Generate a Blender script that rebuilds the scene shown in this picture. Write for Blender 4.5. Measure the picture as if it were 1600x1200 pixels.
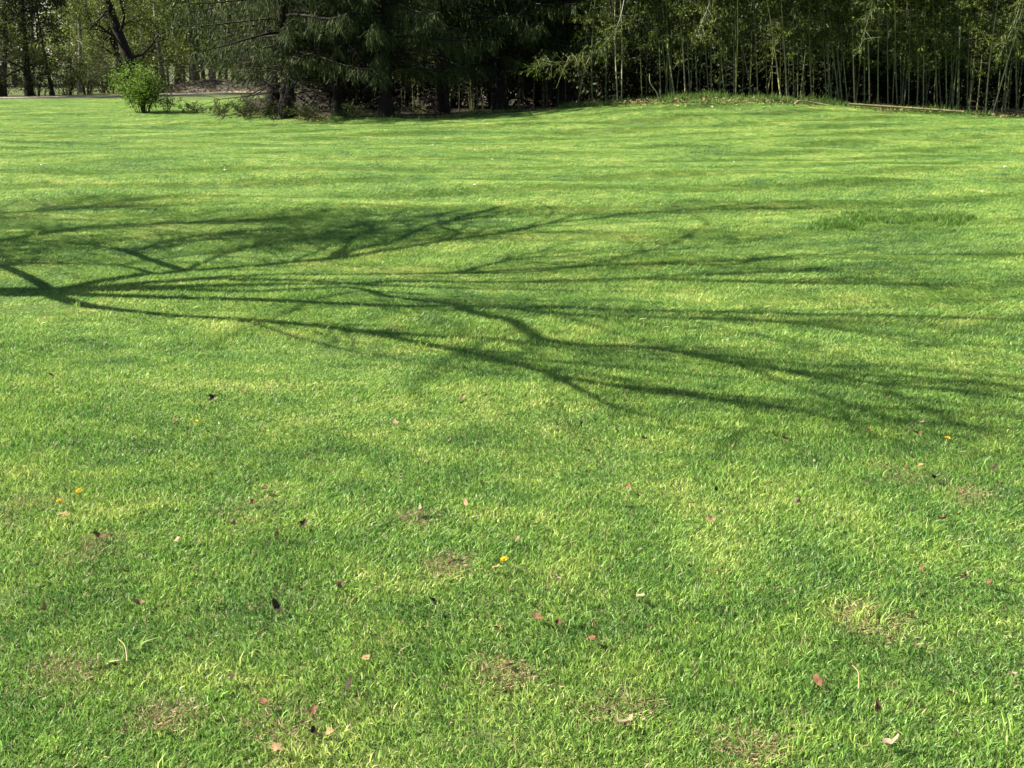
import bpy, math, random
import numpy as np
from mathutils import Vector, Matrix

for o in list(bpy.data.objects):
    bpy.data.objects.remove(o)
rng = np.random.default_rng(7)
random.seed(7)
SC = bpy.context.scene
COL = SC.collection

# ------------------------------------------------------------------ camera
F, HY, CAMZ = 2100.0, 100.0, 1.70          # focal length in photo pixels, horizon row, eye height
PITCH = math.atan((600 - HY) / F)
cam = bpy.data.cameras.new('camera')
cam.sensor_width = 36.0
cam.lens = F / 1600 * 36.0
cam.clip_start, cam.clip_end = 0.05, 2000
camo = bpy.data.objects.new('camera', cam)
camo.location = (0, 0, CAMZ)
camo.rotation_euler = (math.pi / 2 - PITCH, 0, 0)
COL.objects.link(camo)
SC.camera = camo

# ------------------------------------------------------------------ light
ELEV = math.radians(43)
SH_AZ = math.radians(-1)                    # direction the shadows run, measured from +X
A = np.array([math.cos(SH_AZ), math.sin(SH_AZ)])
COT = 1 / math.tan(ELEV)
world = bpy.data.worlds.new('World')
SC.world = world
world.use_nodes = True
nt = world.node_tree
bg = nt.nodes['Background']
sky = nt.nodes.new('ShaderNodeTexSky')
sky.sky_type = 'NISHITA'
sky.sun_disc = False
sky.sun_elevation = ELEV
sky.sun_rotation = math.radians(270) - SH_AZ * -1
nt.links.new(sky.outputs[0], bg.inputs[0])
bg.inputs[1].default_value = 0.05
sun = bpy.data.lights.new('sun', 'SUN')
sun.energy = 5.0
sun.angle = math.radians(0.53)
sun.color = (1.0, 0.95, 0.86)
suno = bpy.data.objects.new('sun', sun)
suno.rotation_euler = Vector((A[0] * math.cos(ELEV), A[1] * math.cos(ELEV), -math.sin(ELEV))).to_track_quat('-Z', 'Y').to_euler()
suno.location = (-30, 5, 40)
COL.objects.link(suno)
SC.view_settings.view_transform = 'Standard'
SC.view_settings.look = 'None'
SC.view_settings.gamma = 1
SC.view_settings.exposure = 2.07
SC.render.engine = 'CYCLES'
SC.cycles.max_bounces = 5
SC.cycles.diffuse_bounces = 2
SC.cycles.glossy_bounces = 1
SC.cycles.transmission_bounces = 3
SC.cycles.transparent_max_bounces = 4

# ------------------------------------------------------------------ terrain shape
def terrain(x, y):
    x = np.asarray(x, float); y = np.asarray(y, float)
    z = 0.72 * np.exp(-((x - 6.5) / np.where(x < 6.5, 5.5, 8.0)) ** 2 - ((y - 45) / 6.5) ** 2)
    near = np.clip((y - 2) / 4, 0, 1) * np.clip((75 - y) / 30, 0, 1)
    z = z + near * (0.022 * np.sin(0.35 * x + 2.35 * y + 0.6) * np.sin(0.55 * x - 0.3 * y + 1.0)
                    + 0.022 * np.sin(1.1 * x + 1.3 * y + 2.0) + 0.03 * np.sin(0.42 * x - 0.62 * y)
                    + 0.05 * np.sin(0.16 * x + 0.31 * y + 1.0) - 0.04)
    return z

CP, SP = math.cos(PITCH), math.sin(PITCH)
def pixdir(px, py):
    u = (px - 800) / F; v = (600 - py) / F
    return np.array([u, CP + v * SP, -SP + v * CP])
def ground(px, py):
    """photo pixel -> point on the terrain"""
    d = pixdir(px, py)
    Y = np.arange(2.0, 130, 0.04); t = Y / d[1]
    below = CAMZ + d[2] * t <= terrain(d[0] * t, Y)
    k = int(np.argmax(below)) if below.any() else len(Y) - 1
    return np.array([d[0] * t[k], Y[k], float(terrain(d[0] * t[k], Y[k]))])
def at(px, py, Y):
    """photo pixel -> point at distance Y"""
    d = pixdir(px, py)
    t = Y / d[1]
    return np.array([d[0] * t, Y, CAMZ + d[2] * t])

# ------------------------------------------------------------------ helpers
def tag(o, label=None, cat=None, group=None, kind=None):
    if label: o['label'] = label
    if cat: o['category'] = cat
    if group: o['group'] = group
    if kind: o['kind'] = kind
    return o
def empty(name, loc, rz=0):
    o = bpy.data.objects.new(name, None)
    o.empty_display_size = 0.2
    o.location = loc; o.rotation_euler = (0, 0, rz)
    COL.objects.link(o)
    return o
def link(name, mesh, parent=None):
    o = bpy.data.objects.new(name, mesh)
    COL.objects.link(o)
    if parent: o.parent = parent
    return o
def npmesh(name, V, faces, mat, rnd=None, smooth=False):
    """faces: (tri array or None, quad array or None)"""
    V = np.asarray(V, np.float32)
    me = bpy.data.meshes.new(name)
    tris, quads = faces
    nt_ = 0 if tris is None else len(tris); nq = 0 if quads is None else len(quads)
    loops = np.concatenate([np.asarray(tris, np.int32).ravel() if nt_ else np.zeros(0, np.int32),
                            np.asarray(quads, np.int32).ravel() if nq else np.zeros(0, np.int32)])
    starts = np.concatenate([np.arange(nt_) * 3, nt_ * 3 + np.arange(nq) * 4]).astype(np.int32)
    me.vertices.add(len(V)); me.vertices.foreach_set('co', V.ravel())
    me.loops.add(len(loops)); me.loops.foreach_set('vertex_index', loops)
    me.polygons.add(nt_ + nq); me.polygons.foreach_set('loop_start', starts)
    if smooth: me.polygons.foreach_set('use_smooth', np.ones(nt_ + nq, bool))
    if rnd is not None:
        a = me.attributes.new('rnd', 'FLOAT', 'POINT'); a.data.foreach_set('value', np.asarray(rnd, np.float32))
    me.update(calc_edges=True)
    if mat: me.materials.append(mat)
    return me
def nrm(v):
    return v / np.maximum(np.linalg.norm(v, axis=-1, keepdims=True), 1e-9)

class Tubes:
    def __init__(s): s.V = []; s.Q = []; s.n = 0
    def add(s, P, R, sides=5):
        P = np.asarray(P, float); R = np.asarray(R, float)
        T = nrm(np.gradient(P, axis=0))
        ref = np.array([0.31, 0.87, 0.21]) if abs(T[0] @ np.array([0.31, 0.87, 0.21])) < 0.8 else np.array([0.9, 0.1, 0.3])
        U = nrm(np.cross(T, ref)); W = np.cross(T, U)
        a = np.arange(sides) * 2 * np.pi / sides
        ring = P[:, None] + R[:, None, None] * (np.cos(a)[None, :, None] * U[:, None] + np.sin(a)[None, :, None] * W[:, None])
        k = len(P)
        i = np.arange(k - 1)[:, None] * sides; j = np.arange(sides)[None, :]; j2 = (j + 1) % sides
        s.Q.append(s.n + np.stack([i + j, i + j2, i + sides + j2, i + sides + j], -1).reshape(-1, 4))
        s.V.append(ring.reshape(-1, 3)); s.n += k * sides
    def mesh(s, name, mat, smooth=True):
        V = np.concatenate(s.V); return npmesh(name, V, (None, np.concatenate(s.Q)), mat, smooth=smooth)

def kites(C, D, L, W, fold=0.25, r=None, rn=None):
    """leaf shapes: C base point, D direction, each a folded diamond of two triangles"""
    r = r or rng
    C = np.asarray(C, float); n = len(C); D = nrm(np.asarray(D, float))
    N = nrm(np.cross(D, nrm(r.normal(size=(n, 3)))))
    B = np.cross(D, N)
    L = np.broadcast_to(L, (n,))[:, None]; W = np.broadcast_to(W, (n,))[:, None]
    v0 = C; v2 = C + D * L
    m = C + D * L * 0.42
    v1 = m + B * W * 0.5 + N * W * fold; v3 = m - B * W * 0.5 + N * W * fold
    V = np.stack([v0, v1, v2, v3], 1).reshape(-1, 3)
    b = np.arange(n)[:, None] * 4
    T = np.concatenate([b + np.array([0, 1, 2]), b + np.array([0, 2, 3])], 0)
    if rn is None: rn = r.random(n)
    return V, T, np.repeat(rn, 4)
def kmesh(name, parts, mat):
    Vs, Ts, Rs, n = [], [], [], 0
    for V, T, R in parts:
        Vs.append(V); Ts.append(T + n); Rs.append(R); n += len(V)
    return npmesh(name, np.concatenate(Vs), (np.concatenate(Ts), None), mat, np.concatenate(Rs))

# ------------------------------------------------------------------ materials
def nodes(name):
    m = bpy.data.materials.new(name); m.use_nodes = True
    t = m.node_tree
    for n in list(t.nodes): t.nodes.remove(n)
    out = t.nodes.new('ShaderNodeOutputMaterial')
    return m, t, out
def ramp(t, fac, stops):
    r = t.nodes.new('ShaderNodeValToRGB')
    e = r.color_ramp.elements
    while len(e) < len(stops): e.new(0.5)
    for el, (p, c) in zip(e, stops):
        el.position = p; el.color = (*c, 1)
    t.links.new(fac, r.inputs[0])
    return r.outputs[0]
def mix(t, fac, a, b, mode='MIX'):
    m = t.nodes.new('ShaderNodeMix'); m.data_type = 'RGBA'; m.blend_type = mode
    if isinstance(fac, float): m.inputs[0].default_value = fac
    else: t.links.new(fac, m.inputs[0])
    for s, v in ((m.inputs[6], a), (m.inputs[7], b)):
        if isinstance(v, tuple): s.default_value = (*v, 1)
        else: t.links.new(v, s)
    return m.outputs[2]
def noise(t, scale, detail=3, vec=None, stretch=None, rough=0.55):
    n = t.nodes.new('ShaderNodeTexNoise')
    n.inputs['Scale'].default_value = scale; n.inputs['Detail'].default_value = detail
    n.inputs['Roughness'].default_value = rough
    if vec is None:
        g = t.nodes.new('ShaderNodeNewGeometry'); vec = g.outputs['Position']
    if stretch:
        mp = t.nodes.new('ShaderNodeMapping'); mp.inputs['Scale'].default_value = stretch[:3]
        if len(stretch) > 3: mp.inputs['Rotation'].default_value = (0, 0, stretch[3])
        t.links.new(vec, mp.inputs[0]); vec = mp.outputs[0]
    t.links.new(vec, n.inputs['Vector'])
    return n.outputs['Fac']
def attr(t, name):
    a = t.nodes.new('ShaderNodeAttribute'); a.attribute_name = name
    return a.outputs['Fac']
def math_(t, op, a, b=None):
    m = t.nodes.new('ShaderNodeMath'); m.operation = op
    for i, v in enumerate((a, b)):
        if v is None: continue
        if isinstance(v, (int, float)): m.inputs[i].default_value = v
        else: t.links.new(v, m.inputs[i])
    return m.outputs[0]
def leafshader(t, out, col, trans=0.35, rough=0.45, spec=0.35, tcol=None):
    p = t.nodes.new('ShaderNodeBsdfPrincipled')
    t.links.new(col, p.inputs['Base Color'])
    p.inputs['Roughness'].default_value = rough
    p.inputs['Specular IOR Level'].default_value = spec
    tr = t.nodes.new('ShaderNodeBsdfTranslucent')
    t.links.new(tcol if tcol is not None else col, tr.inputs[0])
    ms = t.nodes.new('ShaderNodeMixShader'); ms.inputs[0].default_value = trans
    t.links.new(p.outputs[0], ms.inputs[1]); t.links.new(tr.outputs[0], ms.inputs[2])
    t.links.new(ms.outputs[0], out.inputs[0])
def leafmat(name, stops, trans=0.35, scale=1.2, rough=0.6, spec=0.12):
    m, t, out = nodes(name)
    f = math_(t, 'ADD', math_(t, 'MULTIPLY', attr(t, 'rnd'), 0.6), math_(t, 'MULTIPLY', noise(t, scale, 2), 0.4))
    leafshader(t, out, ramp(t, f, stops), trans, rough, spec)
    return m
def barkmat(name, c1, c2, scale=6, stretch=(1, 1, 0.25)):
    m, t, out = nodes(name)
    f = noise(t, scale, 5, stretch=stretch, rough=0.65)
    col = ramp(t, f, [(0.3, c1), (0.7, c2)])
    p = t.nodes.new('ShaderNodeBsdfPrincipled'); p.inputs['Roughness'].default_value = 0.9
    p.inputs['Specular IOR Level'].default_value = 0.15
    t.links.new(col, p.inputs['Base Color'])
    b = t.nodes.new('ShaderNodeBump'); b.inputs['Strength'].default_value = 0.6; b.inputs['Distance'].default_value = 0.03
    t.links.new(f, b.inputs['Height']); t.links.new(b.outputs[0], p.inputs['Normal'])
    t.links.new(p.outputs[0], out.inputs[0])
    return m

M = {}
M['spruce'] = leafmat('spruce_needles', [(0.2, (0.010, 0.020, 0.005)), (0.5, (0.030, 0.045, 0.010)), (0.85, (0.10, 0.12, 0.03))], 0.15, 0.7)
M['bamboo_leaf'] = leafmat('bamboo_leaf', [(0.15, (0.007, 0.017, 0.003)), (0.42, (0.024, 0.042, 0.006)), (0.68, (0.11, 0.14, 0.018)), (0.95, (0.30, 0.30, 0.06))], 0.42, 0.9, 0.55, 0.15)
M['bush_leaf'] = leafmat('bush_leaf', [(0.15, (0.045, 0.095, 0.010)), (0.5, (0.09, 0.155, 0.016)), (0.9, (0.16, 0.23, 0.03))], 0.4, 2.0)
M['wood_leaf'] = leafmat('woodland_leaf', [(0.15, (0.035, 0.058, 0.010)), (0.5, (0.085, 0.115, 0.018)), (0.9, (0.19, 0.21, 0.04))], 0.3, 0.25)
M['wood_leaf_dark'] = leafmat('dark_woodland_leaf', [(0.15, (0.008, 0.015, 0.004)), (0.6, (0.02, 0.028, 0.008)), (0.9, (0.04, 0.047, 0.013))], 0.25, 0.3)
M['brush_leaf'] = leafmat('brush_leaf', [(0.15, (0.025, 0.045, 0.009)), (0.5, (0.055, 0.08, 0.016)), (0.8, (0.10, 0.11, 0.03)), (0.97, (0.16, 0.125, 0.06))], 0.25, 1.5)
M['litter'] = leafmat('dry_leaf_litter', [(0.15, (0.05, 0.036, 0.015)), (0.5, (0.14, 0.11, 0.045)), (0.9, (0.28, 0.225, 0.10))], 0.1, 2.0, 0.8, 0.1)
M['weed'] = leafmat('weed_leaf', [(0.15, (0.035, 0.075, 0.014)), (0.55, (0.07, 0.13, 0.02)), (0.8, (0.12, 0.16, 0.04)), (0.97, (0.22, 0.18, 0.09))], 0.35, 2.0)
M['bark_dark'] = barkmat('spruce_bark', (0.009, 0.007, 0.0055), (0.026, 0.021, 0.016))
M['bark_grey'] = barkmat('grey_bark', (0.06, 0.05, 0.042), (0.19, 0.165, 0.14))
M['bark_brown'] = barkmat('brown_twigs', (0.022, 0.018, 0.012), (0.07, 0.057, 0.038), 10)

def culm_mat(name, base, pale):
    m, t, out = nodes(name)
    tc = t.nodes.new('ShaderNodeTexCoord')
    f = noise(t, 3.0, 3, tc.outputs['Object'], (4, 4, 0.8))
    oi = t.nodes.new('ShaderNodeObjectInfo')
    f2 = math_(t, 'ADD', math_(t, 'MULTIPLY', f, 0.6), math_(t, 'MULTIPLY', oi.outputs['Random'], 0.5))
    col = ramp(t, f2, [(0.2, base), (0.8, pale)])
    p = t.nodes.new('ShaderNodeBsdfPrincipled'); p.inputs['Roughness'].default_value = 0.4
    t.links.new(col, p.inputs['Base Color']); t.links.new(p.outputs[0], out.inputs[0])
    return m
M['culm'] = culm_mat('bamboo_culm', (0.022, 0.034, 0.006), (0.10, 0.11, 0.028))
M['culm_pale'] = culm_mat('pale_bamboo_culm', (0.18, 0.18, 0.06), (0.31, 0.29, 0.13))
M['culm_dead'] = culm_mat('dead_bamboo_culm', (0.16, 0.125, 0.055), (0.26, 0.21, 0.10))

# ------------------------------------------------------------------ the lawn sheet
def lawn_edge(x):
    """distance at which the mown lawn ends for a given X"""
    return np.interp(x, [-60, -14, -11.5, -9, -3, -0.5, 2, 4, 6, 9, 12, 15, 18, 60],
                        [70, 68, 58, 45.5, 43.0, 44.2, 43.6, 42.8, 42.6, 42.4, 42, 41.5, 41, 41])

m, t, out = nodes('lawn_ground')
g_big = noise(t, 0.35, 3)
g_fine = noise(t, 14, 4, rough=0.7)
green = ramp(t, math_(t, 'ADD', math_(t, 'MULTIPLY', g_big, 0.45), math_(t, 'MULTIPLY', g_fine, 0.55)),
             [(0.3, (0.03, 0.04, 0.013)), (0.52, (0.065, 0.085, 0.025)), (0.75, (0.12, 0.12, 0.05))])
soil = ramp(t, noise(t, 7, 5, rough=0.7), [(0.3, (0.010, 0.008, 0.005)), (0.6, (0.030, 0.022, 0.013)), (0.8, (0.06, 0.043, 0.026))])
col = mix(t, attr(t, 'litter'), green, soil)
p = t.nodes.new('ShaderNodeBsdfPrincipled'); p.inputs['Roughness'].default_value = 0.95
p.inputs['Specular IOR Level'].default_value = 0.1
t.links.new(col, p.inputs['Base Color'])
b = t.nodes.new('ShaderNodeBump'); b.inputs['Strength'].default_value = 0.8; b.inputs['Distance'].default_value = 0.02
t.links.new(g_fine, b.inputs['Height']); t.links.new(b.outputs[0], p.inputs['Normal'])
t.links.new(p.outputs[0], out.inputs[0])
M['ground'] = m

xs = np.concatenate([np.linspace(-500, -34, 14), np.arange(-32, 32, 0.32), np.linspace(34, 500, 14)])
ys = np.concatenate([np.linspace(-300, -6, 10), np.arange(-4, 56, 0.3), np.linspace(57, 110, 40), np.linspace(116, 900, 16)])
GX, GY = np.meshgrid(xs, ys)
GZ = terrain(GX, GY)
nx, ny = len(xs), len(ys)
i = np.arange(ny - 1)[:, None] * nx; j = np.arange(nx - 1)[None, :]
Q = np.stack([i + j, i + j + 1, i + nx + j + 1, i + nx + j], -1).reshape(-1, 4)
gm = npmesh('lawn', np.stack([GX, GY, GZ], -1).reshape(-1, 3), (None, Q), M['ground'], smooth=True)
a = gm.attributes.new('litter', 'FLOAT', 'POINT')
lit = np.clip((GY - lawn_edge(GX)) / 1.2 + 0.2, 0, 1) * (GX > -13) + 0.25 * np.clip((GY - 74) / 3, 0, 1) * (GX <= -13)
a.data.foreach_set('value', np.clip(lit, 0, 1).astype(np.float32).ravel())
tag(link('lawn', gm), 'wide mown green lawn rolling away to the trees', 'lawn', kind='structure')

# gravel drive at the far left
def strip(name, pts, width, mat, lift):
    P = np.array(pts, float); T = nrm(np.gradient(P, axis=0)); N = np.stack([-T[:, 1], T[:, 0]], -1)
    k = len(P); V = []
    for off, dz in ((-0.5, -0.05), (-0.5, lift), (0.5, lift), (0.5, -0.05)):
        q = P + N * width * off
        V.append(np.column_stack([q, terrain(q[:, 0], q[:, 1]) + dz]))
    V = np.concatenate(V); i = np.arange(k - 1)
    Q = np.concatenate([np.stack([r * k + i, r * k + i + 1, (r + 1) * k + i + 1, (r + 1) * k + i], -1) for r in range(3)])
    return npmesh(name, V, (None, Q), mat)
m, t, out = nodes('gravel')
col = ramp(t, noise(t, 5, 5, rough=0.7), [(0.3, (0.17, 0.13, 0.085)), (0.7, (0.32, 0.26, 0.18))])
p = t.nodes.new('ShaderNodeBsdfPrincipled'); p.inputs['Roughness'].default_value = 0.95
t.links.new(col, p.inputs['Base Color']); t.links.new(p.outputs[0], out.inputs[0])
M['gravel'] = m
pp = [(-75, 62), (-45, 65.5), (-30, 68.5), (-25, 71.5), (-21, 76), (-18, 82), (-14, 90), (-8, 98)]
sx = np.linspace(0, 1, 40); ppx = np.interp(sx, np.linspace(0, 1, 8), [q[0] for q in pp]); ppy = np.interp(sx, np.linspace(0, 1, 8), [q[1] for q in pp])
tag(link('gravel_path', strip('gravel_path', np.column_stack([ppx, ppy]), 3.4, M['gravel'], 0.02)), 'pale gravel path curving behind the bright green bush', 'path', kind='structure')

# ------------------------------------------------------------------ grass
m, t, out = nodes('grass_blade')
big = noise(t, 0.55, 3, stretch=(0.7, 1, 1))
mid = noise(t, 3.2, 3)
pat = math_(t, 'ADD', math_(t, 'MULTIPLY', big, 0.5), math_(t, 'MULTIPLY', mid, 0.5))
c1 = ramp(t, pat, [(0.33, (0.055, 0.125, 0.027)), (0.45, (0.114, 0.215, 0.037)), (0.54, (0.170, 0.270, 0.047)), (0.65, (0.29, 0.355, 0.08))])
c2 = ramp(t, attr(t, 'rnd'), [(0.0, (0.38, 0.46, 0.5)), (0.4, (0.85, 0.92, 0.9)), (0.75, (1.5, 1.45, 1.45)), (0.92, (2.0, 1.75, 2.0)), (1.0, (2.7, 1.9, 3.4))])
hn = noise(t, 0.9, 2, stretch=(1, 1, 1, 1.0))
c3 = mix(t, 1.0, c1, c2, 'MULTIPLY')
c3 = mix(t, math_(t, 'MULTIPLY', attr(t, 'dead'), 1.0), c3, ramp(t, attr(t, 'rnd'), [(0.1, (0.16, 0.11, 0.05)), (0.9, (0.42, 0.33, 0.18))]))
leafshader(t, out, c3, 0.42, 0.42, 0.2)
M['grass'] = m

def clump(seed, n, R, hmin, hmax, lean, wid, dead_frac=0.0, flat=0.0):
    r = np.random.default_rng(seed)
    rad = R * np.sqrt(r.random(n)); th = r.random(n) * 2 * np.pi
    base = np.column_stack([rad * np.cos(th), rad * np.sin(th), np.full(n, -0.004)])
    h = hmin + (hmax - hmin) * r.random(n) ** 1.3
    tilt = np.abs(r.normal(0.0, 0.42, n)) + flat
    az = r.random(n) * 2 * np.pi
    D = np.column_stack([np.sin(tilt) * np.cos(az) + lean, np.sin(tilt) * np.sin(az), np.cos(tilt)])
    D = nrm(D)
    bend = nrm(np.column_stack([np.cos(az) * 0.7 + lean, np.sin(az) * 0.7, np.zeros(n) - 0.25]))
    w = wid * (0.6 + 0.8 * r.random(n))
    side = nrm(np.cross(D, nrm(r.normal(size=(n, 3)))))
    p1 = base + D * h[:, None] * 0.5
    p2 = base + D * h[:, None] * 0.92 + bend * (h * (0.12 + 0.3 * r.random(n)))[:, None]
    s = side * w[:, None] * 0.5
    V = np.stack([base - s, base + s, p1 + s * 0.9, p1 - s * 0.9, p2], 1).reshape(-1, 3)
    b = np.arange(n)[:, None] * 5
    T = np.concatenate([b + [0, 1, 2], b + [0, 2, 3], b + [3, 2, 4]])
    rn = np.repeat(r.random(n), 5)
    dd = np.repeat((r.random(n) < dead_frac).astype(float), 5)
    return V, T, rn, dd

def scatter(name, clumps, pts, cid, yaw, scl, mat, label):
    """one grass object: blades of a few clumps and the points they are set on, joined by a node group"""
    Vs, Ts, Rn, Dd, Ci, n = [], [], [], [], [], 0
    for k, (V, T, r_, d_) in enumerate(clumps):
        Vs.append(V); Ts.append(T + n); Rn.append(r_); Dd.append(d_); Ci.append(np.full(len(V), k)); n += len(V)
    npt = len(pts)
    V = np.concatenate(Vs + [pts]); T = np.concatenate(Ts)
    me = npmesh(name, V, (T, None), mat)
    def put(nm, ty, arr, key='value'):
        a = me.attributes.new(nm, ty, 'POINT'); a.data.foreach_set(key, arr)
    z = np.zeros(npt)
    put('rnd', 'FLOAT', np.concatenate(Rn + [z]).astype(np.float32))
    put('dead', 'FLOAT', np.concatenate(Dd + [z]).astype(np.float32))
    put('is_pt', 'FLOAT', np.concatenate([np.zeros(n), z + 1]).astype(np.float32))
    put('cid', 'INT', np.concatenate(Ci + [cid]).astype(np.int32))
    rot = np.zeros((n + npt, 3), np.float32); e_ = .1; gx = (terrain(pts[:, 0] + e_, pts[:, 1]) - terrain(pts[:, 0] - e_, pts[:, 1])) / (2 * e_); gy = (terrain(pts[:, 0], pts[:, 1] + e_) - terrain(pts[:, 0], pts[:, 1] - e_)) / (2 * e_)
    rot[n:, 0] = -gx * np.sin(yaw) + gy * np.cos(yaw); rot[n:, 1] = -(gx * np.cos(yaw) + gy * np.sin(yaw)); rot[n:, 2] = yaw
    put('rot', 'FLOAT_VECTOR', rot.ravel(), 'vector')
    sc = np.ones((n + npt, 3), np.float32); sc[n:] = scl
    put('scl', 'FLOAT_VECTOR', sc.ravel(), 'vector')
    o = link(name, me)
    ng = bpy.data.node_groups.new(name + '_scatter', 'GeometryNodeTree')
    ng.interface.new_socket('Geometry', in_out='INPUT', socket_type='NodeSocketGeometry')
    ng.interface.new_socket('Geometry', in_out='OUTPUT', socket_type='NodeSocketGeometry')
    N = ng.nodes.new; L = ng.links.new
    gi, go = N('NodeGroupInput'), N('NodeGroupOutput')
    def named(nm, ty):
        q = N('GeometryNodeInputNamedAttribute'); q.data_type = ty; q.inputs[0].default_value = nm
        return [s for s in q.outputs if s.enabled and s.name == 'Attribute'][0]
    cmp_ = N('FunctionNodeCompare'); cmp_.data_type = 'FLOAT'; cmp_.operation = 'GREATER_THAN'
    L(named('is_pt', 'FLOAT'), cmp_.inputs[0]); cmp_.inputs[1].default_value = 0.5
    sep = N('GeometryNodeSeparateGeometry'); sep.domain = 'POINT'
    L(gi.outputs[0], sep.inputs[0]); L(cmp_.outputs[0], sep.inputs[1])
    sp = N('GeometryNodeSplitToInstances'); sp.domain = 'POINT'
    L(sep.outputs[1], sp.inputs['Geometry']); L(named('cid', 'INT'), sp.inputs['Group ID'])
    ip = N('GeometryNodeInstanceOnPoints')
    L(sep.outputs[0], ip.inputs['Points']); L(sp.outputs['Instances'], ip.inputs['Instance'])
    ip.inputs['Pick Instance'].default_value = True
    L(named('cid', 'INT'), ip.inputs['Instance Index'])
    L(named('rot', 'FLOAT_VECTOR'), ip.inputs['Rotation']); L(named('scl', 'FLOAT_VECTOR'), ip.inputs['Scale'])
    L(ip.outputs[0], go.inputs[0])
    md = o.modifiers.new('scatter', 'NODES'); md.node_group = ng
    tag(o, label, 'grass', kind='stuff')
    return o

# worn, dry spots of the lawn: photo pixel, radius in metres
DRY = [(ground(*q[:2]), q[2]) for q in [(430, 1135, .06), (115, 1058, .06), (785, 1055, .05), (1160, 1172, .05), (155, 855, .06),
       (1400, 745, .09), (698, 885, .04), (655, 818, .045), (400, 795, .09), (1360, 978, .06), (50, 790, .1), (1500, 770, .08), (975, 1115, .05), (250, 1130, .05)]]
clumps = [clump(100 + k, 1900, 0.31, 0.016, 0.041, 0.36 if k < 6 else 0.04, 0.0033, 0.04) for k in range(12)]
clumps += [clump(120 + k, 130, 0.06, 0.012, 0.040, 0.1, 0.0034, 0.8, 0.6) for k in range(2)]      # dry thatch
clumps += [clump(130 + k, 26, 0.05, 0.05, 0.082, 0.15, 0.0042, 0.03) for k in range(4)]              # taller tufts
clumps += [clump(140 + k, 1800, 0.31, 0.018, 0.047, 0.65, 0.0033, 0.04) for k in range(4)]      # laid over by the mower
def hw(y): return 0.381 * y
P, C_, Yw, Sc = [], [], [], []
def vnoise(x, y, s, seed):
    r = np.random.default_rng(seed); ph = r.random((6, 3)) * 6.28
    v = 0
    for k in range(6):
        an = ph[k, 0]; f = s * (0.6 + 0.25 * k)
        v = v + np.sin(f * (x * np.cos(an) + y * np.sin(an)) + ph[k, 1])
    return v / 3.0
for y0, y1, den, s in ((2.2, 8, 17, 1.0), (8, 16, 13, 1.05), (16, 28, 7.5, 1.2), (28, 46, 5, 1.45), (46, 68, 2.4, 2.0)):
    xm = hw(y1) + (6.0 if y0 < 20 else 3.2)
    sp_ = 1 / math.sqrt(den)
    x, y = np.meshgrid(np.arange(-xm, xm, sp_), np.arange(y0, y1, sp_))
    x[::2] += sp_ / 2; x = x.ravel(); y = y.ravel()
    x = x + rng.uniform(-.3, .3, len(x)) * sp_; y = y + rng.uniform(-.3, .3, len(y)) * sp_
    e = lawn_edge(x) + 0.35 * np.sin(3 * x) + 0.25 * np.sin(7.3 * x)
    k = (np.abs(x) < hw(y) + (5.5 if y0 < 20 else 3.0)) & (y < e)
    if y0 > 40: k &= (x < -2) | (y < e)
    k &= ~((y > 63) & (y > np.interp(x, ppx, ppy) - 2.0))
    x, y = x[k], y[k]
    dist = np.full(len(x), 9.0)
    for g, r_ in DRY:
        dist = np.minimum(dist, np.hypot(x - g[0], (y - g[1])) / (r_ + 0.02))
    thin = (dist > 1) | (rng.random(len(x)) < 0.5)
    x, y = x[thin], y[thin]
    n = len(x)
    # mower stripes: about 1 m wide, running across the view and turning away on the right
    ang = 0.10 + 0.012 * np.clip(x, 0, 20)
    u = y * np.cos(ang) - x * np.sin(ang) + 0.15 * np.sin(0.5 * x)
    lane = np.sin(u * np.pi / 1.05)
    yaw = np.where(lane > 0, ang, ang + np.pi) + rng.normal(0, 0.28, n)
    wild = rng.random(n) < np.clip(0.75 - (y - 5) / 16, 0.03, 0.75)
    yaw = np.where(wild, rng.random(n) * 6.28, yaw)
    hgt = 1 + 0.28 * vnoise(x, y, 1.6, 3) + 0.18 * vnoise(x, y, 5, 4) + 0.22 * np.sign(lane) * (y > 8)
    P.append(np.column_stack([x, y, terrain(x, y)])); C_.append(np.where(wild, rng.integers(6, 12, n), np.where(y > 9, rng.integers(18, 22, n), rng.integers(0, 6, n)))); Yw.append(yaw)
    sz = s * (0.9 + 0.2 * rng.random(n))
    Sc.append(np.column_stack([sz, sz, (0.75 + 0.25 * s) * np.clip(hgt, 0.5, 1.7)]))
for g, r_ in DRY:
    n = 30; x = g[0] + rng.normal(0, r_ * 0.8, n); y = g[1] + rng.normal(0, r_ * 1.1, n)
    P.append(np.column_stack([x, y, terrain(x, y)])); C_.append(rng.integers(12, 14, n)); Yw.append(rng.random(n) * 6.28)
    Sc.append(np.ones((n, 3)))
n = 900
y = rng.uniform(2.5, 14, n); x = rng.uniform(-1, 1, n) * (hw(y) + 1.5)
k = vnoise(x, y, 1.2, 9) + 0.4 * rng.normal(size=n) > 0.1
x, y = x[k], y[k]; n = len(x)
P.append(np.column_stack([x, y, terrain(x, y)])); C_.append(rng.integers(14, 18, n)); Yw.append(rng.random(n) * 6.28)
Sc.append(np.ones((n, 3)) * (0.75 + 0.4 * rng.random((n, 1))))
scatter('lawn_grass', clumps, np.concatenate(P), np.concatenate(C_), np.concatenate(Yw), np.concatenate(Sc), M['grass'],
        'short mown bright green grass blades covering the lawn')

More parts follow.
